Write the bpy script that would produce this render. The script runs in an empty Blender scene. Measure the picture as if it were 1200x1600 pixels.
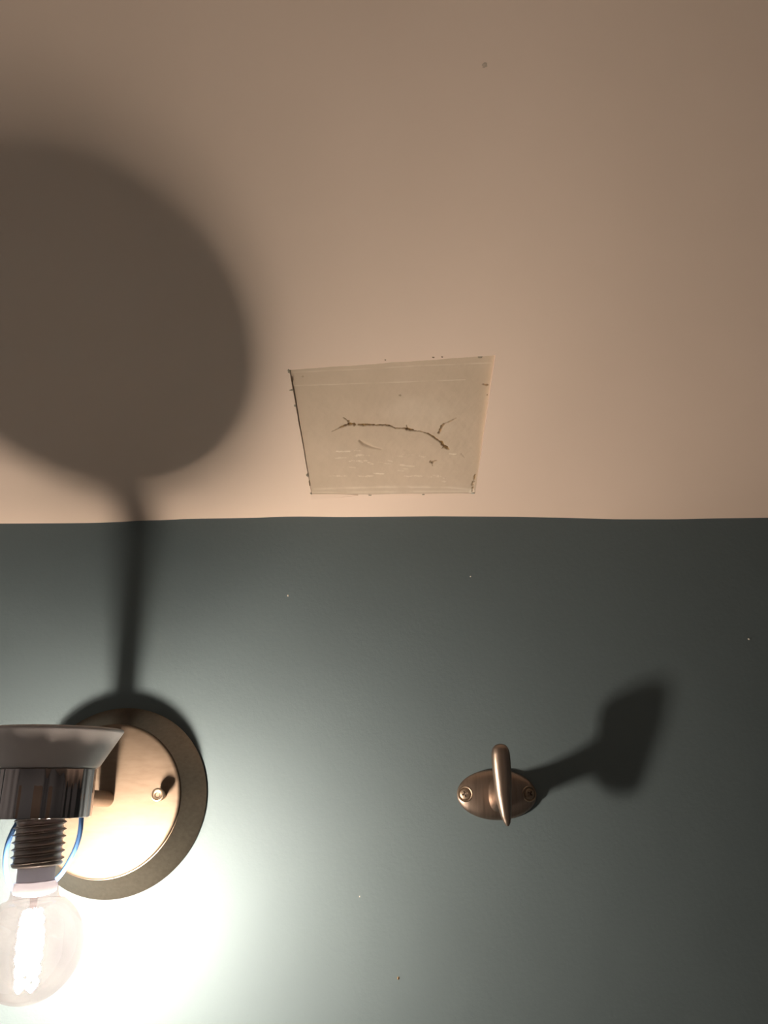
import bpy, bmesh, math, random
import numpy as np
from mathutils import Vector, Matrix

random.seed(7)
rng = np.random.default_rng(7)
S = bpy.context.scene
COL = S.collection
MM = 0.001
CZ = 1.75                       # camera height above the floor (m)
DW = 0.5272                     # distance from the camera to the teal wall
HC = CZ + 0.2025                # height of the wall / ceiling junction
SIG = math.radians(25.3)        # slope of the ceiling (rises away from the wall)

# ------------------------------------------------------------------ camera
cam_d = bpy.data.cameras.new('camera')
cam = bpy.data.objects.new('camera', cam_d)
COL.objects.link(cam)
cam.location = (0, 0, CZ)
cam.rotation_euler = (math.radians(90 + 21.63), 0, 0)
cam_d.sensor_fit = 'HORIZONTAL'
cam_d.sensor_width = 36.0
cam_d.lens = 36.0
cam_d.clip_start = 0.01
S.camera = cam

# ------------------------------------------------------------------ world, exposure
w = bpy.data.worlds.new('world')
S.world = w
w.use_nodes = True
w.node_tree.nodes['Background'].inputs['Color'].default_value = (0, 0, 0, 1)
w.node_tree.nodes['Background'].inputs['Strength'].default_value = 0.0
S.view_settings.view_transform = 'Standard'
S.view_settings.look = 'None'
S.view_settings.gamma = 1.0
S.view_settings.exposure = 0.0
S.view_settings.use_curve_mapping = False
S.cycles.use_denoising = True
S.cycles.max_bounces = 8
S.cycles.diffuse_bounces = 4
S.cycles.sample_clamp_indirect = 6.0

LAMP_STRENGTH = 1880.0
LAMP_COLOR = (1.0, 0.93, 0.74, 1)


# ------------------------------------------------------------------ node helpers
def new_mat(name):
    m = bpy.data.materials.new(name)
    m.use_nodes = True
    nt = m.node_tree
    b = nt.nodes['Principled BSDF']
    return m, nt, b


def N(nt, kind, **kw):
    n = nt.nodes.new(kind)
    for k, v in kw.items():
        if k in n.inputs:
            n.inputs[k].default_value = v
        else:
            setattr(n, k, v)
    return n


def ramp(nt, fac, c0, c1, p0=0.0, p1=1.0):
    r = nt.nodes.new('ShaderNodeValToRGB')
    r.color_ramp.elements[0].position = p0
    r.color_ramp.elements[1].position = p1
    r.color_ramp.elements[0].color = (*c0, 1)
    r.color_ramp.elements[1].color = (*c1, 1)
    nt.links.new(fac, r.inputs['Fac'])
    return r.outputs['Color']


def obj_coords(nt, scale=(1, 1, 1)):
    tc = nt.nodes.new('ShaderNodeTexCoord')
    mp = nt.nodes.new('ShaderNodeMapping')
    mp.inputs['Scale'].default_value = scale
    nt.links.new(tc.outputs['Object'], mp.inputs['Vector'])
    return mp.outputs['Vector']


def bump_from(nt, b, height, dist, strength=1.0, prev=None):
    bp = nt.nodes.new('ShaderNodeBump')
    bp.inputs['Distance'].default_value = dist
    bp.inputs['Strength'].default_value = strength
    nt.links.new(height, bp.inputs['Height'])
    if prev is not None:
        nt.links.new(prev, bp.inputs['Normal'])
    nt.links.new(bp.outputs['Normal'], b.inputs['Normal'])
    return bp.outputs['Normal']


# ------------------------------------------------------------------ materials
def mat_paint(name, c0, c1, rough, bump1=0.0002, bump2=0.0012, spec=0.5):
    m, nt, b = new_mat(name)
    v = obj_coords(nt)
    big = N(nt, 'ShaderNodeTexNoise', Scale=9.0, Detail=3.0)
    nt.links.new(v, big.inputs['Vector'])
    nt.links.new(ramp(nt, big.outputs['Fac'], c0, c1, 0.3, 0.7), b.inputs['Base Color'])
    b.inputs['Roughness'].default_value = rough
    b.inputs['Specular IOR Level'].default_value = spec
    fine = N(nt, 'ShaderNodeTexNoise', Scale=420.0, Detail=3.0, Roughness=0.6)
    nt.links.new(v, fine.inputs['Vector'])
    nrm = bump_from(nt, b, fine.outputs['Fac'], bump1, 0.6)
    mid = N(nt, 'ShaderNodeTexNoise', Scale=22.0, Detail=2.0)
    nt.links.new(v, mid.inputs['Vector'])
    bump_from(nt, b, mid.outputs['Fac'], bump2, 0.5, nrm)
    return m


M_TEAL = mat_paint('teal_emulsion', (0.132, 0.172, 0.188), (0.140, 0.182, 0.199), 0.70, spec=0.2)
M_CEIL = mat_paint('cream_emulsion', (0.87, 0.70, 0.58), (0.90, 0.725, 0.605), 0.75, 0.00004, 0.0008)
M_PALE = mat_paint('pale_emulsion', (0.50, 0.55, 0.61), (0.54, 0.59, 0.65), 0.7)


def mat_floor():
    m, nt, b = new_mat('floor_vinyl')
    v = obj_coords(nt, (3, 25, 1))
    n = N(nt, 'ShaderNodeTexNoise', Scale=2.0, Detail=6.0)
    nt.links.new(v, n.inputs['Vector'])
    nt.links.new(ramp(nt, n.outputs['Fac'], (0.52, 0.50, 0.48), (0.62, 0.60, 0.58)), b.inputs['Base Color'])
    b.inputs['Roughness'].default_value = 0.55
    return m


M_FLOOR = mat_floor()


def mat_patch():
    m, nt, b = new_mat('patching_plaster')
    v = obj_coords(nt)
    n = N(nt, 'ShaderNodeTexNoise', Scale=28.0, Detail=5.0, Roughness=0.6)
    nt.links.new(v, n.inputs['Vector'])
    base = ramp(nt, n.outputs['Fac'], (0.60, 0.485, 0.365), (0.68, 0.55, 0.425), 0.3, 0.7)
    a1 = N(nt, 'ShaderNodeAttribute', attribute_name='skim')
    mx = N(nt, 'ShaderNodeMix', data_type='RGBA')
    nt.links.new(a1.outputs['Fac'], mx.inputs['Factor'])
    nt.links.new(base, mx.inputs['A'])
    mx.inputs['B'].default_value = (0.86, 0.75, 0.62, 1)
    a2 = N(nt, 'ShaderNodeAttribute', attribute_name='stain')
    n2 = N(nt, 'ShaderNodeTexNoise', Scale=420.0, Detail=2.0)
    nt.links.new(v, n2.inputs['Vector'])
    brown = ramp(nt, n2.outputs['Fac'], (0.13, 0.070, 0.025), (0.46, 0.29, 0.12), 0.38, 0.68)
    mx2 = N(nt, 'ShaderNodeMix', data_type='RGBA')
    nt.links.new(a2.outputs['Fac'], mx2.inputs['Factor'])
    nt.links.new(mx.outputs['Result'], mx2.inputs['A'])
    nt.links.new(brown, mx2.inputs['B'])
    nt.links.new(mx2.outputs['Result'], b.inputs['Base Color'])
    b.inputs['Roughness'].default_value = 0.85
    f = N(nt, 'ShaderNodeTexNoise', Scale=260.0, Detail=4.0, Roughness=0.65)
    nt.links.new(v, f.inputs['Vector'])
    bump_from(nt, b, f.outputs['Fac'], 0.0004, 0.5)
    return m


M_PATCH = mat_patch()


def mat_crumb(name, c):
    m, nt, b = new_mat(name)
    v = obj_coords(nt)
    n = N(nt, 'ShaderNodeTexNoise', Scale=900.0, Detail=3.0)
    nt.links.new(v, n.inputs['Vector'])
    nt.links.new(ramp(nt, n.outputs['Fac'], tuple(x * 0.6 for x in c), c), b.inputs['Base Color'])
    b.inputs['Roughness'].default_value = 0.9
    return m


M_CRUMB = mat_crumb('plaster_crumb_grey', (0.42, 0.36, 0.27))
M_CRUMB_BROWN = mat_crumb('plaster_crumb_brown', (0.26, 0.18, 0.10))


def mat_brushed(name, c0, c1, rough, scale, aniso=0.0, bump=0.00005):
    m, nt, b = new_mat(name)
    v = obj_coords(nt, scale)
    n = N(nt, 'ShaderNodeTexNoise', Scale=1.0, Detail=4.0, Roughness=0.6)
    nt.links.new(v, n.inputs['Vector'])
    nt.links.new(ramp(nt, n.outputs['Fac'], c0, c1, 0.3, 0.7), b.inputs['Base Color'])
    b.inputs['Metallic'].default_value = 1.0
    mr = N(nt, 'ShaderNodeMapRange')
    mr.inputs['To Min'].default_value = rough * 0.85
    mr.inputs['To Max'].default_value = rough * 1.15
    nt.links.new(n.outputs['Fac'], mr.inputs['Value'])
    nt.links.new(mr.outputs['Result'], b.inputs['Roughness'])
    b.inputs['Anisotropic'].default_value = aniso
    if bump:
        bump_from(nt, b, n.outputs['Fac'], bump, 0.6)
    return m


M_GOLD = mat_brushed('brushed_champagne_metal', (0.200, 0.150, 0.112), (0.245, 0.188, 0.143), 0.60, (90, 400, 250))
M_FLANGE = mat_brushed('satin_champagne_metal', (0.200, 0.150, 0.112), (0.245, 0.188, 0.143), 0.36, (500, 500, 60))
M_BRONZE = mat_brushed('antique_bronze', (0.29, 0.225, 0.185), (0.37, 0.29, 0.24), 0.42, (900, 60, 60))
M_SCREW = mat_brushed('dull_screw_metal', (0.30, 0.23, 0.17), (0.38, 0.30, 0.23), 0.45, (400, 400, 400))
M_NICKEL = mat_brushed('nickel_cap', (0.34, 0.29, 0.27), (0.42, 0.36, 0.33), 0.38, (200, 200, 200), bump=0)


def mat_chrome():
    m, nt, b = new_mat('black_chrome')
    b.inputs['Metallic'].default_value = 1.0
    v = obj_coords(nt)
    n = N(nt, 'ShaderNodeTexNoise', Scale=90.0, Detail=2.0)
    nt.links.new(v, n.inputs['Vector'])
    nt.links.new(ramp(nt, n.outputs['Fac'], (0.36, 0.32, 0.32), (0.42, 0.37, 0.37)), b.inputs['Base Color'])
    b.inputs['Roughness'].default_value = 0.06
    return m


M_CHROME = mat_chrome()


def mat_simple(name, c, rough, sub=0.0, trans=0.0):
    m, nt, b = new_mat(name)
    v = obj_coords(nt)
    n = N(nt, 'ShaderNodeTexNoise', Scale=60.0, Detail=2.0)
    nt.links.new(v, n.inputs['Vector'])
    nt.links.new(ramp(nt, n.outputs['Fac'], tuple(x * 0.96 for x in c), c), b.inputs['Base Color'])
    b.inputs['Roughness'].default_value = rough
    b.inputs['Transmission Weight'].default_value = trans
    if sub:
        b.inputs['Subsurface Weight'].default_value = sub
        b.inputs['Subsurface Radius'].default_value = (0.01, 0.009, 0.008)
        b.inputs['Subsurface Scale'].default_value = 0.5
    return m


M_DISH = mat_simple('satin_opal_glass', (0.72, 0.67, 0.66), 0.5)
M_WIRE = mat_simple('blue_wire_sleeve', (0.05, 0.16, 0.40), 0.7)
M_COLLAR = mat_simple('bulb_collar', (0.78, 0.76, 0.76), 0.5)
_nt = M_COLLAR.node_tree
_tl = _nt.nodes.new('ShaderNodeBsdfTranslucent')
_tl.inputs['Color'].default_value = (0.7, 0.7, 0.75, 1)
_mx = _nt.nodes.new('ShaderNodeMixShader')
_mx.inputs[0].default_value = 0.6
_nt.links.new(_nt.nodes['Principled BSDF'].outputs[0], _mx.inputs[1])
_nt.links.new(_tl.outputs[0], _mx.inputs[2])
_nt.links.new(_mx.outputs[0], _nt.nodes['Material Output'].inputs['Surface'])
M_SOCKET = mat_simple('black_socket', (0.05, 0.05, 0.05), 0.4)
M_NIB = mat_simple('paint_speck', (0.70, 0.66, 0.58), 0.6)


def mat_glass():
    m = bpy.data.materials.new('hazy_bulb_glass')
    m.use_nodes = True
    nt = m.node_tree
    nt.nodes.remove(nt.nodes['Principled BSDF'])
    out = nt.nodes['Material Output']
    tr = nt.nodes.new('ShaderNodeBsdfTransparent')
    tr.inputs['Color'].default_value = (0.77, 0.70, 0.715, 1)
    gl = nt.nodes.new('ShaderNodeBsdfGlossy')
    gl.inputs['Roughness'].default_value = 0.04
    lw = nt.nodes.new('ShaderNodeLayerWeight')
    lw.inputs['Blend'].default_value = 0.5
    pw = N(nt, 'ShaderNodeMath', operation='POWER')
    nt.links.new(lw.outputs['Facing'], pw.inputs[0])
    pw.inputs[1].default_value = 4.0
    fr = N(nt, 'ShaderNodeMath', operation='MULTIPLY_ADD')
    nt.links.new(pw.outputs[0], fr.inputs[0])
    fr.inputs[1].default_value = 0.35
    fr.inputs[2].default_value = 0.04
    mg = nt.nodes.new('ShaderNodeMixShader')
    nt.links.new(fr.outputs[0], mg.inputs[0])
    nt.links.new(tr.outputs[0], mg.inputs[1])
    nt.links.new(gl.outputs[0], mg.inputs[2])
    hz = nt.nodes.new('ShaderNodeBsdfTranslucent')
    tc = nt.nodes.new('ShaderNodeTexCoord')
    n = N(nt, 'ShaderNodeTexNoise', Scale=70.0, Detail=3.0)
    nt.links.new(tc.outputs['Object'], n.inputs['Vector'])
    nt.links.new(ramp(nt, n.outputs['Fac'], (0.86, 0.80, 0.84), (0.95, 0.92, 0.90)), hz.inputs['Color'])
    mr = N(nt, 'ShaderNodeMapRange')
    mr.inputs['From Min'].default_value = 0.3
    mr.inputs['From Max'].default_value = 0.7
    mr.inputs['To Min'].default_value = 0.0006
    mr.inputs['To Max'].default_value = 0.0018
    nt.links.new(n.outputs['Fac'], mr.inputs['Value'])
    mh = nt.nodes.new('ShaderNodeMixShader')
    nt.links.new(mr.outputs['Result'], mh.inputs[0])
    nt.links.new(mg.outputs[0], mh.inputs[1])
    nt.links.new(hz.outputs[0], mh.inputs[2])
    nt.links.new(mh.outputs[0], out.inputs['Surface'])
    return m


M_GLASS = mat_glass()


def mat_emit():
    m = bpy.data.materials.new('led_filament')
    m.use_nodes = True
    nt = m.node_tree
    nt.nodes.remove(nt.nodes['Principled BSDF'])
    e = nt.nodes.new('ShaderNodeEmission')
    e.inputs['Color'].default_value = LAMP_COLOR
    e.inputs['Strength'].default_value = LAMP_STRENGTH
    nt.links.new(e.outputs[0], nt.nodes['Material Output'].inputs['Surface'])
    return m


M_EMIT = mat_emit()


# ------------------------------------------------------------------ mesh helpers
def obj(name, me, mat, parent=None, loc=None, rot=None):
    o = bpy.data.objects.new(name, me)
    COL.objects.link(o)
    if mat is not None and not me.materials:
        me.materials.append(mat)
    if parent is not None:
        o.parent = parent
    if rot is not None:
        o.matrix_local = Matrix.Translation(loc if loc is not None else (0, 0, 0)) @ rot.to_4x4()
    elif loc is not None:
        o.location = loc
    return o


def mesh(name, verts, faces, smooth=True, angle=35):
    me = bpy.data.meshes.new(name)
    me.from_pydata([tuple(v) for v in verts], [], faces)
    bm = bmesh.new()
    bm.from_mesh(me)
    bmesh.ops.recalc_face_normals(bm, faces=bm.faces)
    bm.to_mesh(me)
    bm.free()
    me.polygons.foreach_set('use_smooth', [smooth] * len(me.polygons))
    if smooth:
        me.set_sharp_from_angle(angle=math.radians(angle))
    me.update()
    return me


def lathe(name, prof, seg=96, angle=35, closed_profile=False, ripple=None):
    """prof: list of (r, z) in mm; revolved about local z."""
    verts, rings = [], []
    for r, z in prof:
        if r < 1e-6:
            rings.append([len(verts)])
            verts.append((0, 0, z * MM))
        else:
            rings.append(list(range(len(verts), len(verts) + seg)))
            for i in range(seg):
                a = 2 * math.pi * i / seg
                q = r + (ripple(a) if ripple and r > 23 else 0)
                verts.append((q * MM * math.cos(a), q * MM * math.sin(a), z * MM))
    faces = []
    pairs = list(zip(rings[:-1], rings[1:]))
    if closed_profile:
        pairs.append((rings[-1], rings[0]))
    for A, B in pairs:
        for i in range(seg):
            j = (i + 1) % seg
            if len(A) == 1 and len(B) == 1:
                continue
            if len(A) == 1:
                faces.append((A[0], B[i], B[j]))
            elif len(B) == 1:
                faces.append((A[i], A[j], B[0]))
            else:
                faces.append((A[i], A[j], B[j], B[i]))
    return mesh(name, verts, faces, angle=angle)


def tube(name, pts, rad, seg=14, caps=True):
    """pts in metres; swept circle."""
    P = [Vector(p) for p in pts]
    verts, faces = [], []
    up = Vector((0, 1, 0))
    for i, p in enumerate(P):
        t = (P[min(i + 1, len(P) - 1)] - P[max(i - 1, 0)]).normalized()
        ref = up if abs(t.y) < 0.9 else Vector((0, 0, 1))
        a = ref - t * ref.dot(t)
        a.normalize()
        b = t.cross(a)
        r = rad[i] if isinstance(rad, (list, tuple)) else rad
        for k in range(seg):
            q = 2 * math.pi * k / seg
            verts.append(p + (a * math.cos(q) + b * math.sin(q)) * r)
    for i in range(len(P) - 1):
        for k in range(seg):
            l = (k + 1) % seg
            faces.append((i * seg + k, i * seg + l, (i + 1) * seg + l, (i + 1) * seg + k))
    if caps:
        faces.append(tuple(range(seg)))
        faces.append(tuple(range((len(P) - 1) * seg, len(P) * seg)))
    return mesh(name, verts, faces)


def catmull(P, n=8):
    P = [np.array(p, float) for p in P]
    Q = [2 * P[0] - P[1]] + P + [2 * P[-1] - P[-2]]
    out = []
    for i in range(1, len(Q) - 2):
        for k in range(n):
            t = k / n
            a, b, c, d = Q[i - 1], Q[i], Q[i + 1], Q[i + 2]
            out.append(0.5 * (2 * b + (c - a) * t + (2 * a - 5 * b + 4 * c - d) * t * t + (3 * b - a - 3 * c + d) * t ** 3))
    out.append(P[-1])
    return out


def tag(o, label=None, cat=None, group=None, kind=None):
    if label:
        o['label'] = label
    if cat:
        o['category'] = cat
    if group:
        o['group'] = group
    if kind:
        o['kind'] = kind
    return o


def empty(name, loc):
    o = bpy.data.objects.new(name, None)
    o.empty_display_size = 0.02
    COL.objects.link(o)
    o.location = loc
    return o


def slab(name, lo, hi):
    x0, y0, z0 = lo
    x1, y1, z1 = hi
    v = [(x, y, z) for z in (z0, z1) for y in (y0, y1) for x in (x0, x1)]
    f = [(0, 1, 3, 2), (4, 6, 7, 5), (0, 4, 5, 1), (2, 3, 7, 6), (0, 2, 6, 4), (1, 5, 7, 3)]
    return mesh(name, v, f, smooth=False)


# ------------------------------------------------------------------ room shell
XL, XR, YB = -0.75, 1.20, -0.60
TOPZ = HC + (DW - YB) * math.tan(SIG)
tag(obj('floor', slab('floor', (XL - .05, YB - .05, -0.05), (XR + .05, DW + .1, 0)), M_FLOOR), kind='structure',
    label='pale grey vinyl floor of the small room')
wall_back = tag(obj('wall_back', slab('wall_back', (XL - .05, DW, 0), (XR + .05, DW + .1, HC + .008)), M_TEAL), kind='structure',
                label='teal painted wall carrying the lamp and the coat hook')


def gable(name, x0, x1):
    a = [(YB, 0), (DW, 0), (DW, HC + .008), (YB, TOPZ + .008)]
    v = [(x0, y, z) for y, z in a] + [(x1, y, z) for y, z in a]
    f = [(0, 1, 2, 3), (4, 7, 6, 5)] + [(i, (i + 1) % 4, 4 + (i + 1) % 4, 4 + i) for i in range(4)]
    return mesh(name, v, f, smooth=False)


tag(obj('wall_left', gable('wall_left', XL - .06, XL), M_PALE), kind='structure', label='pale painted side wall on the lamp side')
tag(obj('wall_right', gable('wall_right', XR, XR + .06), M_PALE), kind='structure', label='pale painted side wall on the hook side')
tag(obj('wall_front', slab('wall_front', (XL - .05, YB - .06, 0), (XR + .05, YB, TOPZ + .01)), M_PALE), kind='structure',
    label='pale painted wall with the added door, opposite the lamp')

M_DOOR = mat_brushed('door_wood', (0.40, 0.31, 0.25), (0.48, 0.38, 0.31), 0.5, (60, 60, 4))
M_DOOR.node_tree.nodes['Principled BSDF'].inputs['Metallic'].default_value = 0.0
dr = tag(obj('unseen_door', slab('unseen_door', (-0.45, YB + .002, 0.005), (0.31, YB + .040, 1.98)), M_DOOR), kind='structure', label='unseen light brown wooden door added for its reflection in the chrome holder')  # unseen door with frame and panels, added to give the chrome contrast to reflect
for nm, lo, hi in (('unseen_door_frame', (-0.52, YB + .002, 0.0), (-0.452, YB + .05, 2.05)), ('unseen_door_frame', (0.312, YB + .002, 0.0), (0.38, YB + .05, 2.05)),
                   ('unseen_door_frame', (-0.452, YB + .002, 1.982), (0.312, YB + .05, 2.05))):
    obj(nm, slab(nm, lo, hi), M_PALE, dr)
for x0, x1, z0, z1 in ((-0.36, -0.11, 0.2, 0.85), (-0.03, 0.22, 0.2, 0.85), (-0.36, -0.11, 1.0, 1.85), (-0.03, 0.22, 1.0, 1.85)):
    obj('unseen_door_panel', slab('unseen_door_panel', (x0, YB + .040, z0), (x1, YB + .046, z1)), M_DOOR, dr)

# ceiling: local frame (x, s, n): s = distance up the slope from the wall, n = up out of the room
CO = Vector((0, DW, HC))
C_ROT = Matrix(((1, 0, 0), (0, -math.cos(SIG), math.sin(SIG)), (0, math.sin(SIG), math.cos(SIG))))
# (columns: x, s direction, outward normal)
LINE = [(0, 820), (100, 819.5), (150, 819), (190, 817.5), (220, 815.5), (250, 815), (290, 813), (320, 812.5), (400, 811), (440, 809.5),
        (470, 809), (530, 810), (600, 809.5), (680, 808.5), (800, 809.5), (880, 811), (960, 813.5), (1060, 813.5), (1120, 812), (1200, 811)]
LX = np.array([(a - 600) * 0.4715 for a, b in LINE])      # mm along the wall
LZ = np.array([(815 - b) * 0.47 for a, b in LINE])        # plaster unevenness at the junction, mm


def sag(x, s):
    return float(np.interp(x * 1000, LX, LZ)) * MM * math.exp(-max(s, 0) / 0.03)


HOLE = [(-0.0517, 0.0240), (0.0650, 0.0256), (0.0681, 0.1394), (-0.0588, 0.1290)]   # BL, BR, TR, TL


def edge_pts(a, b, n, jit):
    out = []
    d = np.array(b) - np.array(a)
    nn = np.array([-d[1], d[0]]) / np.hypot(*d)
    off = np.zeros(n)
    for k in (3, 7, 17, 31, 53):
        off += np.sin(np.arange(n) / n * k * 6.28 + rng.random() * 6.28) / k ** 0.6
    off *= np.sin(np.pi * np.arange(n) / n) ** 0.4
    for i in range(n):
        out.append(np.array(a) + d * i / n + nn * off[i] * jit)
    return out


SEG = [150, 90, 110, 90]
JIT = [0.00010, 0.00010, 0.00028, 0.00016]
inner = []
for k in range(4):
    inner += edge_pts(HOLE[k], HOLE[(k + 1) % 4], SEG[k], JIT[k])
OUT = [(XL - .02, -0.012), (XR + .02, -0.012), (XR + .02, (DW - YB) / math.cos(SIG) + .02), (XL - .02, (DW - YB) / math.cos(SIG) + .02)]
outer = []
for k in range(4):
    a, b = np.array(OUT[k]), np.array(OUT[(k + 1) % 4])
    for i in range(SEG[k]):
        t = i / SEG[k]
        if k == 0:      # denser in the middle of the visible junction
            t = 0.5 + 0.5 * (0.62 * (2 * t - 1) + 0.38 * (2 * t - 1) ** 3)
        outer.append(a + (b - a) * t)
RN = 60
cv, cf = [], []
n_in = len(inner)
for r in range(RN + 1):
    t = (r / RN)
    for i in range(n_in):
        p = inner[i] * (1 - t ** 1.6) + outer[i] * t ** 1.6
        # irregular, hand-plastered surface around the opening
        nz = sag(p[0], p[1])
        cv.append((p[0], p[1], nz))
for r in range(RN):
    for i in range(n_in):
        j = (i + 1) % n_in
        cf.append((r * n_in + i, r * n_in + j, (r + 1) * n_in + j, (r + 1) * n_in + i))
# cut faces of the opening, and the back of the ceiling board
base = len(cv)
for i in range(n_in):
    cv.append((inner[i][0], inner[i][1], 0.010))
for i in range(n_in):
    j = (i + 1) % n_in
    cf.append((i, base + i, base + j, j))
base2 = len(cv)
for i in range(n_in):
    cv.append((outer[i][0], outer[i][1], 0.010))
for i in range(n_in):
    j = (i + 1) % n_in
    cf.append((base + i, base2 + i, base2 + j, base + j))
    cf.append((RN * n_in + i, RN * n_in + j, base2 + j, base2 + i))
ceil_me = mesh('ceiling', [C_ROT @ Vector(p) for p in cv], cf, angle=40)
ceiling = obj('ceiling', ceil_me, M_CEIL, None, CO)
tag(ceiling, kind='structure', label='cream painted sloping ceiling with a square opening cut in it')

# ------------------------------------------------------------------ the cracked plaster patch
GX, GS = 320, 270
uu = np.linspace(0, 1, GX + 1)
vv = np.linspace(0, 1, GS + 1)
U, V = np.meshgrid(uu, vv)
BL, BR, TR, TL = [np.array(h) * 1000 for h in HOLE]
BL = BL + (0.45, 0.55); BR = BR + (-0.05, 0.55); TR = TR + (-0.05, 0.1); TL = TL + (0.35, 0.1)
PX = (1 - U) * (1 - V) * BL[0] + U * (1 - V) * BR[0] + U * V * TR[0] + (1 - U) * V * TL[0]
PS = (1 - U) * (1 - V) * BL[1] + U * (1 - V) * BR[1] + U * V * TR[1] + (1 - U) * V * TL[1]


def noise2(X, Y, sc, seed):
    r = np.random.default_rng(seed)
    out = np.zeros_like(X)
    for k in range(14):
        a = r.random() * 6.283
        f = sc * (0.5 + 1.3 * r.random())
        out += np.sin((X * math.cos(a) + Y * math.sin(a)) * f + r.random() * 6.283)
    return out / 3.7


def dline(pl, wx=1.0, wy=1.0):
    """distance (mm) to a polyline and the parameter along it"""
    d = np.full(PX.shape, 1e9)
    t = np.zeros(PX.shape)
    for i in range(len(pl) - 1):
        a, b = np.array(pl[i], float), np.array(pl[i + 1], float)
        ab = b - a
        q = np.clip(((PX - a[0]) * ab[0] + (PS - a[1]) * ab[1]) / (ab @ ab), 0, 1)
        e = np.hypot((PX - a[0] - q * ab[0]) * wx, (PS - a[1] - q * ab[1]) * wy)
        m = e < d
        d[m] = e[m]
        t[m] = ((i + q) / (len(pl) - 1))[m]
    return d, t


recess = 2.3 * (1 - U) * (0.45 + 0.55 * V) + 3.9 * U * (0.55 + 0.45 * V)
recess = recess * (0.35 + 0.65 * np.clip(V * 3.0, 0, 1)) * (1 - 0.45 * np.clip((V - 0.85) / 0.15, 0, 1))
HN = recess.copy()
HN += 0.10 * noise2(PX, PS, 0.10, 1) + 0.04 * noise2(PX, PS, 0.45, 2) + 0.018 * noise2(PX, PS, 1.6, 3)
skim = np.zeros_like(PX)
stain = np.zeros_like(PX)
jig = 0.40 * noise2(PX, PS, 1.5, 5) + 0.25 * noise2(PX, PS, 3.6, 6)


def groove(pl, wid, depth, st=1.0, jagged=1.0):
    d, t = dline(pl)
    wv = np.interp(t, np.linspace(0, 1, len(wid)), wid)
    e = d + jig * jagged * np.minimum(wv, 1.0)
    m = np.clip((wv - e) / 0.45 + 0.5, 0, 1) * (d < 6)
    HN[:] += m * depth
    stain[:] = np.maximum(stain, m * st)


CR = [(-34.7, 79.9), (-32.7, 80.9), (-27.7, 83.7), (-22.4, 85.7), (-15.5, 85.4), (-9.8, 85.4), (-5.0, 85.0), (0.7, 85.0), (5.1, 83.9), (7.6, 82.3),
      (13.7, 82.3), (16.1, 81.5), (20.2, 80.3), (24.3, 79.7), (29.3, 77.9), (33.1, 75.2), (36.1, 72.7), (39.1, 70.3), (41.3, 66.6), (44.4, 64.3)]
CRW = [0.05, 0.2, 0.6, 1.15, 0.95, 0.6, 0.45, 0.5, 0.35, 0.2, 0.35, 1.1, 0.45, 0.2, 0.35, 0.6, 0.45, 1.0, 1.6, 0.2]
groove(CR, [q * 0.85 for q in CRW], 0.9)
groove([(-26.6, 91.3), (-24.3, 89.0), (-22.4, 86.2)], [0.05, 0.3, 1.0], 1.0)
groove([(15.0, 84.5), (16.1, 81.5)], [0.3, 0.7], 0.6, 0.7)
groove([(37.0, 78.4), (38.0, 82.6), (39.9, 85.4)], [0.55, 0.75, 0.45], 1.2, 0.85)
groove([(39.9, 85.4), (43.4, 87.4), (47.7, 90.1)], [0.2, 0.35, 0.15], 0.6, 0.6)
groove([(32.3, 53.6), (33.6, 52.7), (34.0, 54.1), (36.5, 54.9)], [0.8, 0.7, 0.6, 0.2], 0.9, 0.6)
groove([(33.4, 52.8), (33.8, 50.4)], [0.5, 0.2], 0.5, 0.5)
groove([(10.2, 108.2), (10.6, 108.2)], [0.45, 0.45], 0.4, 0.55)
groove([(-50.9, 123.1), (-50.6, 123.1)], [0.3, 0.3], 0.4, 0.55)
groove([(65.6, 115.5), (62.5, 116.3)], [0.9, 0.1], 0.7, 0.7)
groove([(63.8, 42.6), (63.5, 38.0)], [0.5, 0.35], 0.8, 0.8)
groove([(63.0, 36.0), (62.6, 33.0)], [0.9, 0.6], 0.8, 0.6)
groove([(62.9, 31.0), (62.8, 27.5)], [0.45, 0.25], 0.8, 0.8)
groove([(53.0, 60.5), (55.5, 57.5)], [0.2, 0.2], 0.3, 0.25)
# blistered flap below the crack, with its creased lower lip
d, t = dline([(-12, 78), (8, 75), (30, 70)])
HN -= 0.75 * np.exp(-(d / 6.5) ** 2)
d, t = dline([(-16.2, 72.1), (-13.4, 69.3), (-10.1, 67.5), (-6.8, 66.2), (-2.0, 65.2)])
cw = np.interp(t, [0, 0.25, 1], [0.5, 1.1, 0.25])
m = np.exp(-(d / (cw + 0.25)) ** 2) * np.interp(t, [0, 0.3, 1], [1, 1, 0.35])
HN += 1.3 * m


def ridge(pl, wid, h, a):
    d, t = dline(pl)
    br = np.clip(0.75 + 0.5 * noise2(PX, PS, 0.35, 11), 0, 1)
    m = np.exp(-(d / wid) ** 2) * br
    HN[:] -= h * m
    skim[:] = np.maximum(skim, a * m)


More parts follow.
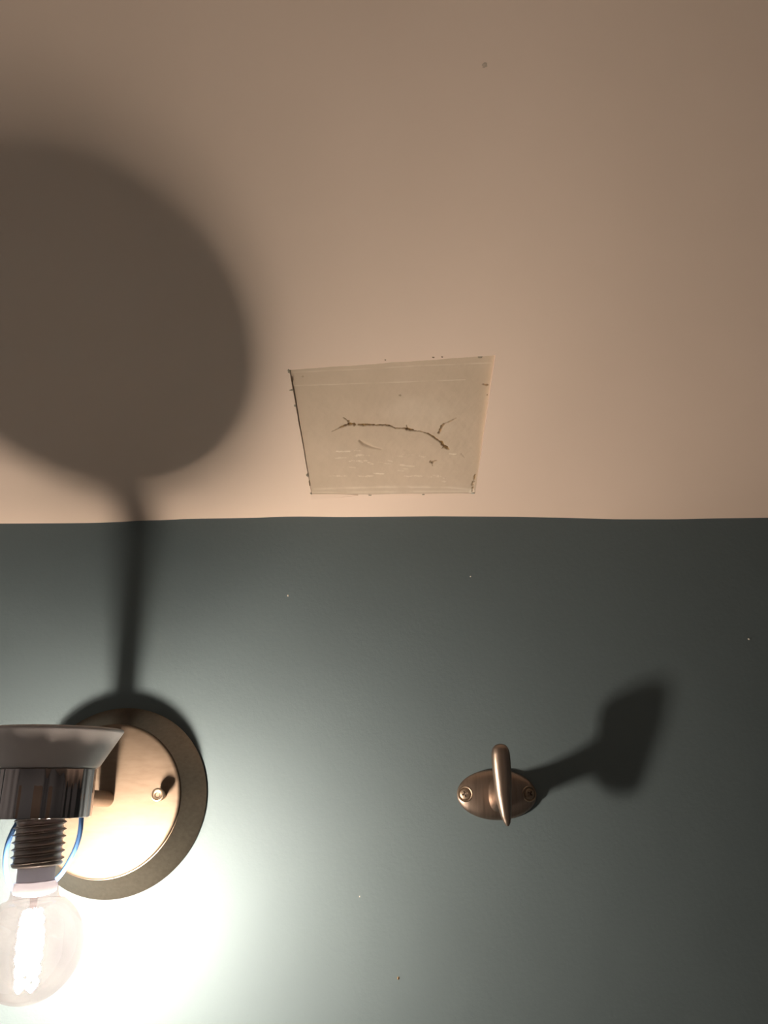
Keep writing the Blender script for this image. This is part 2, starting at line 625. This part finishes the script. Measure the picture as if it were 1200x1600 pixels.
ridge([(-56.5, 126.3), (-15.9, 128.3), (19.8, 130.6), (66.4, 132.4)], 0.45, 0.22, 0.55)
ridge([(-57.9, 116.0), (-16.1, 117.4), (16.1, 118.4), (51.5, 119.8)], 0.45, 0.25, 0.65)
ridge([(-49.0, 30.3), (0.0, 32.1), (45.3, 31.5), (62, 29.5)], 0.9, 0.22, 0.6)
ridge([(-51, 27.2), (0, 27.4), (64, 28.0)], 0.8, 0.2, 0.5)
SM = [((-31.4, 63.5), (-23.9, 62.9), .9), ((-22.6, 64.3), (-16.8, 64.3), .5), ((-19.4, 60.1), (-11.0, 59.6), .7), ((-33.3, 57.6), (-26.1, 57.9), .6),
      ((-22.9, 55.4), (-11.9, 54.9), .85), ((-11.1, 53.8), (-7.7, 52.7), .8), ((-4.4, 54.0), (6.6, 53.8), .45), ((-7.0, 45.0), (-1.0, 43.8), .9),
      ((-36.9, 42.7), (-26.7, 41.8), .7), ((-16.4, 41.8), (-7.9, 41.6), .6), ((11.7, 50.7), (21.0, 50.3), .65), ((14.4, 41.6), (41.0, 41.6), .6),
      ((45.0, 60.8), (48.8, 60.3), .8), ((6.6, 59.2), (30.0, 58.3), .35), ((-28, 50), (-20, 49), .4), ((8, 47), (16, 46.5), .45), ((42, 40), (43, 34), .45)]
for a, b, st in SM:
    d, t = dline([a, b], 0.8, 1.0)
    m = np.clip((0.55 + 0.75 * noise2(PX * 0.6, PS * 2.4, 1.2, 21) + 0.3 * noise2(PX, PS, 3.0, 22) - d) / 0.7, 0, 1)
    skim = np.maximum(skim, st * m)
    HN -= 0.10 * m
# palest corner fill at the near right corner and a broad skim of fresh filler
d = np.hypot(PX - 62.5, PS - 27.5)
skim = np.maximum(skim, np.clip((2.6 - d) / 0.8, 0, 1))
d, t = dline([(12, 95), (36, 92)])
skim = np.maximum(skim, 0.22 * np.clip(1.2 - d / 14 + 0.25 * noise2(PX, PS, 0.25, 33), 0, 1))
skim *= (1 - np.clip(stain, 0, 1))

pv = np.stack([PX * MM, PS * MM, HN * MM], -1).reshape(-1, 3)
W1 = GX + 1
pf = [(r * W1 + c, r * W1 + c + 1, (r + 1) * W1 + c + 1, (r + 1) * W1 + c) for r in range(GS) for c in range(GX)]
border = list(range(0, W1)) + [r * W1 + GX for r in range(1, GS + 1)] + [GS * W1 + c for c in range(GX - 1, -1, -1)] + [r * W1 for r in range(GS - 1, 0, -1)]
pv = [tuple(p) for p in pv]
nb = len(pv)
for i in border:
    pv.append((pv[i][0], pv[i][1], 0.0095))
for i in range(len(border)):
    j = (i + 1) % len(border)
    pf.append((border[i], border[j], nb + j, nb + i))
pf.append(tuple(range(nb, nb + len(border))))
PC = C_ROT @ Vector((0.005, 0.08, 0.0))
patch_root = empty('ceiling_patch', CO + PC)
PO = -PC
pme = mesh('plaster_board', [C_ROT @ Vector(p) for p in pv], pf, angle=60)
for nm, arr in (('stain', stain), ('skim', skim)):
    at = pme.attributes.new(nm, 'FLOAT', 'POINT')
    vals = np.zeros(len(pv), dtype=np.float32)
    vals[:nb] = np.clip(arr, 0, 1).reshape(-1)
    at.data.foreach_set('value', vals)
obj('plaster_board', pme, M_PATCH, patch_root, PO)
tag(patch_root, 'square cracked beige plaster patch let into the cream ceiling', 'ceiling patch')


def lump(name, x, s, n, rx, rs, rn, mat, parent, off, seed, fr=C_ROT):
    bm = bmesh.new()
    bmesh.ops.create_icosphere(bm, subdivisions=2, radius=1.0)
    r = random.Random(seed)
    for v in bm.verts:
        k = 0.72 + 0.5 * r.random()
        v.co = fr @ Vector((v.co.x * rx * k, v.co.y * rs * k, v.co.z * rn * k)) * MM
    bmesh.ops.recalc_face_normals(bm, faces=bm.faces)
    me = bpy.data.meshes.new(name)
    bm.to_mesh(me)
    bm.free()
    return obj(name, me, mat, parent, fr @ Vector((x, s, n)) * MM + off)


CRUMBS = [(-59.0, 128.0, 0.1, 1.1, 2.0, 0.8, M_CRUMB), (-58.6, 114.1, 0.0, 1.6, 0.8, 0.6, M_CRUMB), (-57.4, 102.0, 0.0, 0.8, 1.0, 0.6, M_CRUMB),
          (-53.4, 43.2, 0.0, 1.0, 1.6, 0.8, M_CRUMB), (-52.4, 36.0, 0.3, 0.5, 3.2, 0.7, M_CRUMB_BROWN), (-52.0, 26.2, 0.0, 0.8, 0.9, 0.5, M_CRUMB),
          (0.8, 136.2, 0.0, 0.7, 0.5, 0.4, M_CRUMB_BROWN), (30.2, 138.0, 0.0, 0.9, 0.5, 0.5, M_CRUMB_BROWN), (35.6, 138.3, 0.0, 1.0, 0.5, 0.5, M_CRUMB_BROWN),
          (59.0, 138.0, 0.3, 1.6, 0.9, 0.5, M_CRUMB), (65.8, 110.0, 0.6, 0.3, 0.8, 0.5, M_CRUMB_BROWN), (63.4, 26.2, 0.2, 1.4, 0.7, 0.5, M_NIB),
          (-57.5, 122.0, 0.3, 0.35, 2.6, 0.5, M_CRUMB_BROWN), (-10.0, 24.6, 0.0, 1.4, 0.4, 0.4, M_CRUMB), (28.0, 25.2, 0.0, 1.2, 0.4, 0.4, M_CRUMB)]
for i, (x, s, n, rx, rs, rn, mt) in enumerate(CRUMBS):
    lump('plaster_crumb', x, s, n + 0.15, rx * 0.9, rs * 0.9, rn * 0.8, mt, patch_root, PO, 40 + i)
# loose sliver of lining paper at the corner nearest the lamp
sv = [(-51.9, 21.0, -0.7), (-36.6, 22.4, -0.5), (-22.8, 24.1, -0.3), (-18.5, 24.6, 0.0), (-23.7, 25.2, 0.1), (-31.9, 25.7, 0.15), (-51.3, 25.8, 0.1)]
sv = [(a * MM, b * MM, c * MM) for a, b, c in sv]
sv += [(a, b, c + 0.0006) for a, b, c in sv]
n7 = 7
sf = [tuple(range(n7)), tuple(range(n7, 2 * n7))] + [(i, (i + 1) % n7, n7 + (i + 1) % n7, n7 + i) for i in range(n7)]
obj('paper_sliver', mesh('paper_sliver', [C_ROT @ Vector(p) for p in sv], sf, smooth=False), M_CEIL, patch_root, PO)
# small specks left in the paint
lump('paint_nib', 47.4, 296.7, 0.0, 1.3, 1.1, 0.18, mat_crumb('faint_ceiling_speck', (0.74, 0.60, 0.48)), ceiling, Vector((0, 0, 0)), 5)
for i, (x, z, r) in enumerate([(252.8, 114.3, 0.7), (-68.0, 145.4, 0.7), (8.4, -89.3, 0.8), (-15.0, -45.8, 0.4), (61.8, 159.5, 0.5)]):
    lump('paint_nib', x, DW * 1000, z + CZ * 1000, r, 0.5, r * 1.2, M_NIB if i != 2 else M_CRUMB_BROWN, wall_back, Vector((0, 0, 0)), 60 + i, Matrix.Identity(3))

# ------------------------------------------------------------------ wall lamp
LX0 = Vector((-0.1714, DW, CZ + 0.0099))                 # centre of the wall plate, on the wall
sconce = empty('wall_lamp', LX0)
tag(sconce, 'champagne metal wall lamp with round plate, chrome holder and white dish', 'wall lamp')
TO_WALL = Matrix(((1, 0, 0), (0, 0, -1), (0, 1, 0)))     # local z -> out of the wall (-y)

plate = lathe('wall_plate', [(30, 0.2), (57.0, 0.2), (57.5, 0.6), (57.5, 1.4), (56.8, 2.2), (53.5, 6.5), (50.0, 11.5), (47.0, 16.0), (45.4, 18.4), (43.4, 18.4), (43.0, 18.0), (20, 18.0)], 160, 30)
plate_o = obj('wall_plate', plate, M_FLANGE, sconce, (0, 0, 0), TO_WALL)
cover = lathe('cover_disc', [(20, 18.2), (43.2, 18.2), (44.6, 18.9), (45.0, 19.6), (44.9, 20.1), (44.2, 20.6), (43.0, 20.8), (30, 21.0), (12, 21.2), (0, 21.2)], 160, 50)
cover_o = obj('cover_disc', cover, M_GOLD, sconce, (0, 0, 0), TO_WALL)


def make_knob():
    pr = [(0, 0), (2.9, 0), (2.9, 7.2), (3.5, 7.4), (3.9, 7.9), (4.0, 8.6), (4.0, 10.0), (3.7, 10.6), (3.1, 10.8), (2.6, 10.3), (1.6, 10.1), (1.2, 9.5), (0, 9.4)]
    return lathe('fixing_knob', pr, 40, 30)


km = make_knob()
for sx in (1, -1):
    obj('fixing_knob', km, M_SCREW, sconce, Vector((sx * 33.9 * MM, -20.6 * MM, 2.3 * MM)), TO_WALL)

# lamp head frame: origin on the lamp axis, slightly tipped
AX = Vector((-0.17128, 0.4133, CZ - 0.0019)) - LX0
u3 = Vector((-0.0086, -0.0325, 0.9994)).normalized()
x3 = Vector((1, 0, 0.0086)).normalized()
y3 = u3.cross(x3).normalized()
x3 = y3.cross(u3)
HEAD = Matrix((x3, y3, u3)).transposed()

# arm: straight tube from the cover disc into the back of the holder
arm_pts = [Vector((0, -0.0205, 0)), Vector((0, -0.05, 0)), Vector((0, -0.0935, 0))]
arm = obj('arm', tube('arm', arm_pts, 0.0047, 28), M_GOLD, sconce)
rosette = lathe('arm_rosette', [(0, 21.1), (7.0, 21.1), (7.0, 22.2), (6.2, 23.0), (4.8, 23.4), (0, 23.4)], 40, 30)

RK = [(random.randint(9, 60), random.random() * 6.28) for _ in range(12)]


def reflection_ripple(a):
    """shallow irregular ripples down the holder, shaped to break its reflections into stripes"""
    return sum(math.sin(k * a + p) * 1.0 / k for k, p in RK) * 1.5


holder = lathe('bulb_holder', [(0, 23.9), (22.6, 23.9), (23.2, 24.3), (23.4, 24.0), (23.4, 2.0), (23.2, 1.5), (22.9, 1.4), (22.4, 1.5), (22.2, 2.0), (22.2, 21.0), (0, 21.0)], 480, 60, ripple=reflection_ripple)
obj('bulb_holder', holder, M_CHROME, sconce, AX, HEAD)
sock = lathe('socket', [(0, 21), (15.5, 21), (15.5, 6.0), (14.8, 5.2), (12.8, 5.2), (12.8, 12), (0, 12)], 48, 35)
obj('socket', sock, M_SOCKET, sconce, AX, HEAD)

dish_pr = [(0, 24.3), (21.0, 24.3), (23.2, 24.5), (24.2, 25.0), (25.1, 25.9), (26.2, 27.6), (30.5, 34.8), (34.6, 41.6), (35.2, 42.7), (35.2, 43.3), (34.8, 43.8), (34.1, 43.9), (33.3, 43.5),
           (28.5, 35.8), (24.0, 28.6), (22.8, 27.3), (21.0, 26.8), (0, 26.8)]
dish = lathe('glass_dish', dish_pr, 128, 40)
tag(obj('glass_dish', dish, M_DISH, sconce, AX, HEAD), 'shallow flared white opal glass dish')

wire = [(-156.5, 419.0, 12.0), (-155.0, 421, 4.0), (-154.0, 421, -2.1), (-154.3, 422, -9.0), (-156.0, 423, -15.6), (-159.8, 425, -23.0), (-164.2, 427, -28.7), (-170.8, 429, -32.9),
        (-178.9, 430, -35.3), (-183.6, 428, -34.9), (-186.6, 425, -31.8), (-188.4, 422, -25.8), (-189.0, 420, -19.3), (-188.1, 418, -12.8), (-186.2, 417, -6.8), (-184.2, 416, -3.0), (-183.3, 416, 3.0), (-183.0, 415, 12.0)]
wp = [Vector((a * MM, b * MM, c * MM + CZ)) - LX0 for a, b, c in catmull(wire, 7)]
tag(obj('wire_loop', tube('wire_loop', wp, 0.00122, 14), M_WIRE, sconce), 'blue wire looping behind the bulb neck')

# ------------------------------------------------------------------ light bulb (its own thing, screwed into the holder a little askew)
tilt = math.radians(-2.6)
BROT = HEAD @ Matrix.Rotation(tilt, 3, 'Y')
bulb = empty('light_bulb', LX0 + AX)
bulb.matrix_world = Matrix.Translation(LX0 + AX) @ BROT.to_4x4()
tag(bulb, 'lit clear globe filament bulb hanging under the chrome holder', 'light bulb')


def screw_cap():
    pitch, r0, r1 = 3.3, 10.9, 12.3
    seg, turns = 48, 7.4
    prof = [(0.0, r0), (0.30, r0 + 0.25), (0.48, r1), (0.56, r1), (0.74, r0 + 0.25), (1.0, r0)]
    z_top, z_bot = 4.0, -19.6
    verts, faces = [], []
    nrow = int(turns * seg) + 1
    npf = len(prof) - 1
    for i in range(nrow):
        a = 2 * math.pi * i / seg
        for k in range(npf):
            f, r = prof[k]
            z = z_bot - pitch + (i / seg + f) * pitch
            rr = r
            if z < z_bot + 0.6:
                rr = r0 + (r - r0) * max(0.0, min(1.0, (z - z_bot + 0.6) / 1.2))
            z = max(z, z_bot - 0.2)
            verts.append((rr * MM * math.cos(a), rr * MM * math.sin(a), z * MM))
    for i in range(nrow - 1):
        for k in range(npf):
            a = i * npf + k
            b = (i + 1) * npf + k
            if k < npf - 1:
                faces.append((a, b, b + 1, a + 1))
            else:
                # joins the start of the next turn
                a2 = (i + seg) * npf
                b2 = (i + 1 + seg) * npf
                if i + 1 + seg < nrow:
                    faces.append((a, b, b2, a2))
    return mesh('screw_cap', verts, faces, angle=28)


obj('screw_cap', screw_cap(), M_NICKEL, bulb)
core = lathe('cap_skirt', [(0, 5), (10.2, 5), (10.2, -18.6), (11.6, -19.2), (11.7, -20.0), (11.0, -20.8), (9.0, -21.1), (0, -21.1)], 64, 35)
obj('cap_skirt', core, M_NICKEL, bulb)
collar = lathe('collar', [(8.2, -20.9), (8.6, -20.9), (8.6, -24.5), (8.7, -27.6), (8.3, -27.6), (8.2, -24.5)], 64, 35, closed_profile=True)
obj('collar', collar, M_COLLAR, bulb)
gp = [(8.0, -26.6), (9.0, -27.2), (10.2, -28.6), (10.7, -30.4), (10.8, -32.5), (11.2, -34.2), (12.6, -36.0)]
cz, R = -55.5, 24.2
a0 = math.asin(14.2 / R)
for k in range(25):
    a = a0 + (math.pi - a0) * k / 24
    gp.append((R * math.sin(a) if k < 24 else 0.0, cz + R * math.cos(a)))
obj('glass_globe', lathe('glass_globe', gp, 72, 60), M_GLASS, bulb)
mount = lathe('stem_mount', [(0, -27.7), (9.4, -27.7), (10.0, -29.3), (10.1, -31.4), (9.4, -32.6), (6.0, -33.6), (3.0, -34.2), (0, -34.4)], 48, 60)
obj('stem_mount', mount, M_COLLAR, bulb)
stem = lathe('glass_stem', [(0, -34.3), (1.8, -34.5), (1.6, -38.5), (1.2, -44.0), (1.0, -60.0), (0, -60.2)], 32, 60)
obj('glass_stem', stem, M_GLASS, bulb)
for k in range(4):
    # long curly LED filaments winding round the stem
    pts = []
    for i in range(21):
        q = i / 20
        a = math.radians(45 + 90 * k + 560 * q)
        r = 3.8 + 1.2 * math.sin(math.pi * q)
        pts.append(Vector((r * math.cos(a), r * math.sin(a), -40.5 - 33.0 * q)) * MM)
    obj('filament', tube('filament', pts, 0.0012, 6), M_EMIT, bulb)

# ------------------------------------------------------------------ coat hook
HK = Vector((0.0725, DW, CZ + 0.0132))
hook = empty('coat_hook', HK)
tag(hook, 'antique bronze coat hook on an oval plate screwed to the teal wall', 'coat hook')


def oval_plate():
    a, b = 25.6, 15.4
    prof = [(0.85, 0.0), (0.99, 0.0), (1.0, 0.4), (1.0, 1.0), (0.985, 1.7), (0.95, 2.5), (0.88, 3.5), (0.76, 4.5), (0.6, 5.3), (0.4, 5.9), (0.2, 6.2), (0.0, 6.3)]
    seg = 96
    verts, rings, faces = [], [], []
    for k, h in prof:
        if k == 0:
            rings.append([len(verts)])
            verts.append((0, 0, h * MM))
            continue
        rings.append(list(range(len(verts), len(verts) + seg)))
        for i in range(seg):
            t = 2 * math.pi * i / seg
            verts.append((a * k * MM * math.cos(t), b * k * MM * math.sin(t), h * MM))
    for A, B in zip(rings[:-1], rings[1:]):
        for i in range(seg):
            j = (i + 1) % seg
            faces.append((A[i], A[j], B[0]) if len(B) == 1 else (A[i], A[j], B[j], B[i]))
    return mesh('oval_plate', verts, faces, angle=45)


obj('oval_plate', oval_plate(), M_BRONZE, hook, (0, 0, 0), TO_WALL)


def loft(secs, seg=32, power=2.0):
    """secs: (centre, axis_a, axis_b): superellipse sections, capped"""
    bm = bmesh.new()
    rows = []
    for c, a, b in secs:
        row = []
        for i in range(seg):
            t = 2 * math.pi * i / seg
            ca, sa = math.cos(t), math.sin(t)
            ca = math.copysign(abs(ca) ** (2 / power), ca)
            sa = math.copysign(abs(sa) ** (2 / power), sa)
            row.append(bm.verts.new(Vector(c) + Vector(a) * ca + Vector(b) * sa))
        rows.append(row)
    for A, B in zip(rows[:-1], rows[1:]):
        for i in range(seg):
            j = (i + 1) % seg
            bm.faces.new((A[i], A[j], B[j], B[i]))
    bm.faces.new(rows[0])
    bm.faces.new(rows[-1])
    bmesh.ops.recalc_face_normals(bm, faces=bm.faces)
    return bm


# coordinates relative to the hook root: x right, y (negative = out of the wall), z up, mm
hx, hd, hz = HK.x * 1000, DW * 1000, 13.2
# head: (x, front depth y, z, half width, depth thickness)
HEADS = [(72.0, 493.5, 41.9, 1.2, 3.5), (71.9, 491.0, 41.0, 3.4, 7.0), (71.8, 490.0, 39.0, 5.0, 9.6), (71.9, 489.6, 36.0, 5.65, 11.0), (72.0, 489.8, 32.0, 5.75, 11.2), (72.2, 490.4, 26.5, 5.65, 11.0),
         (72.5, 491.4, 20.0, 5.4, 11.5), (72.7, 492.8, 12.6, 4.9, 11.5), (73.3, 494.3, 5.4, 4.0, 9.5), (73.7, 495.4, 0.0, 3.1, 7.2), (74.2, 496.4, -3.8, 1.9, 4.6), (74.4, 497.3, -5.6, 0.6, 2.0)]
secs = []
for x, yf, z, hw, dp in HEADS:
    secs.append((Vector((x - hx, yf + dp / 2 - hd, z - hz)) * MM, Vector((hw * MM, 0, 0)), Vector((0, dp / 2 * MM, 0))))
bmh = loft(secs, 40, 2.5)
# stem from the plate out to the head
STEMS = [(526.5, 13.0, 7.5, 11.5), (522.0, 13.0, 6.6, 10.6), (518.5, 13.0, 4.8, 8.6), (513.0, 13.4, 3.9, 7.4), (507.0, 14.6, 3.7, 7.6), (502.0, 16.0, 3.9, 9.2), (497.5, 17.5, 4.0, 11.5), (494.8, 18.0, 3.4, 11.5)]
secs = []
for y, zc, hw, hh in STEMS:
    secs.append((Vector((72.7 - hx, y - hd, zc - hz)) * MM, Vector((hw * MM, 0, 0)), Vector((0, 0, hh * MM))))
bms = loft(secs, 40, 2.2)
me_t = bpy.data.meshes.new('stem_tmp')
bms.to_mesh(me_t)
bms.free()
bmh.from_mesh(me_t)
bpy.data.meshes.remove(me_t)
me_h = bpy.data.meshes.new('hook_arm')
bmh.to_mesh(me_h)
bmh.free()
ho = obj('hook_arm', me_h, M_BRONZE, hook)
rm = ho.modifiers.new('fuse', 'REMESH')
rm.mode = 'VOXEL'
rm.voxel_size = 0.0006
rm.use_smooth_shade = True
sm = ho.modifiers.new('soften', 'SMOOTH')
sm.factor = 0.5
sm.iterations = 5


def cross_screw():
    prof = [(0, 0), (4.9, 0), (4.9, 0.9), (4.5, 1.35), (3.9, 1.2), (3.6, 0.9), (3.5, 1.2), (3.2, 1.7), (2.2, 2.1), (0, 2.2)]
    return lathe('screw', prof, 40, 25)


def cut_cross(me):
    """cuts a tapering cross recess into the screw head"""
    L, W = 1.9, 0.42
    o = [(L, -W), (L, W), (W, W), (W, L), (-W, L), (-W, W), (-L, W), (-L, -W), (-W, -W), (-W, -L), (W, -L), (W, -W)]
    v = [(x * 0.55 * MM, y * 0.55 * MM, 0.5 * MM) for x, y in o] + [(x * 1.15 * MM, y * 1.15 * MM, 2.8 * MM) for x, y in o]
    f = [tuple(range(12))[::-1], tuple(range(12, 24))] + [(i, (i + 1) % 12, 12 + (i + 1) % 12, 12 + i) for i in range(12)]
    cutter = bpy.data.objects.new('cutter', mesh('cutter', v, f, smooth=False))
    body = bpy.data.objects.new('body', me)
    COL.objects.link(cutter)
    COL.objects.link(body)
    b = body.modifiers.new('cut', 'BOOLEAN')
    b.object = cutter
    b.operation = 'DIFFERENCE'
    b.solver = 'EXACT'
    out = bpy.data.meshes.new_from_object(body.evaluated_get(bpy.context.evaluated_depsgraph_get()))
    cm = cutter.data
    bpy.data.objects.remove(cutter)
    bpy.data.objects.remove(body)
    bpy.data.meshes.remove(cm)
    out.name = 'screw'
    out.materials.clear()
    return out


scm = cut_cross(cross_screw())
for sx, ang in ((-1, 20), (1, 55)):
    # the screws sit on the sloping shoulders of the domed plate
    r = TO_WALL @ Matrix.Rotation(math.radians(sx * 14), 3, 'Y')
    obj('screw', scm, M_SCREW, hook, Vector((sx * 20.3 * MM, -3.1 * MM, 0.2 * MM)), r @ Matrix.Rotation(math.radians(ang), 3, 'Z'))
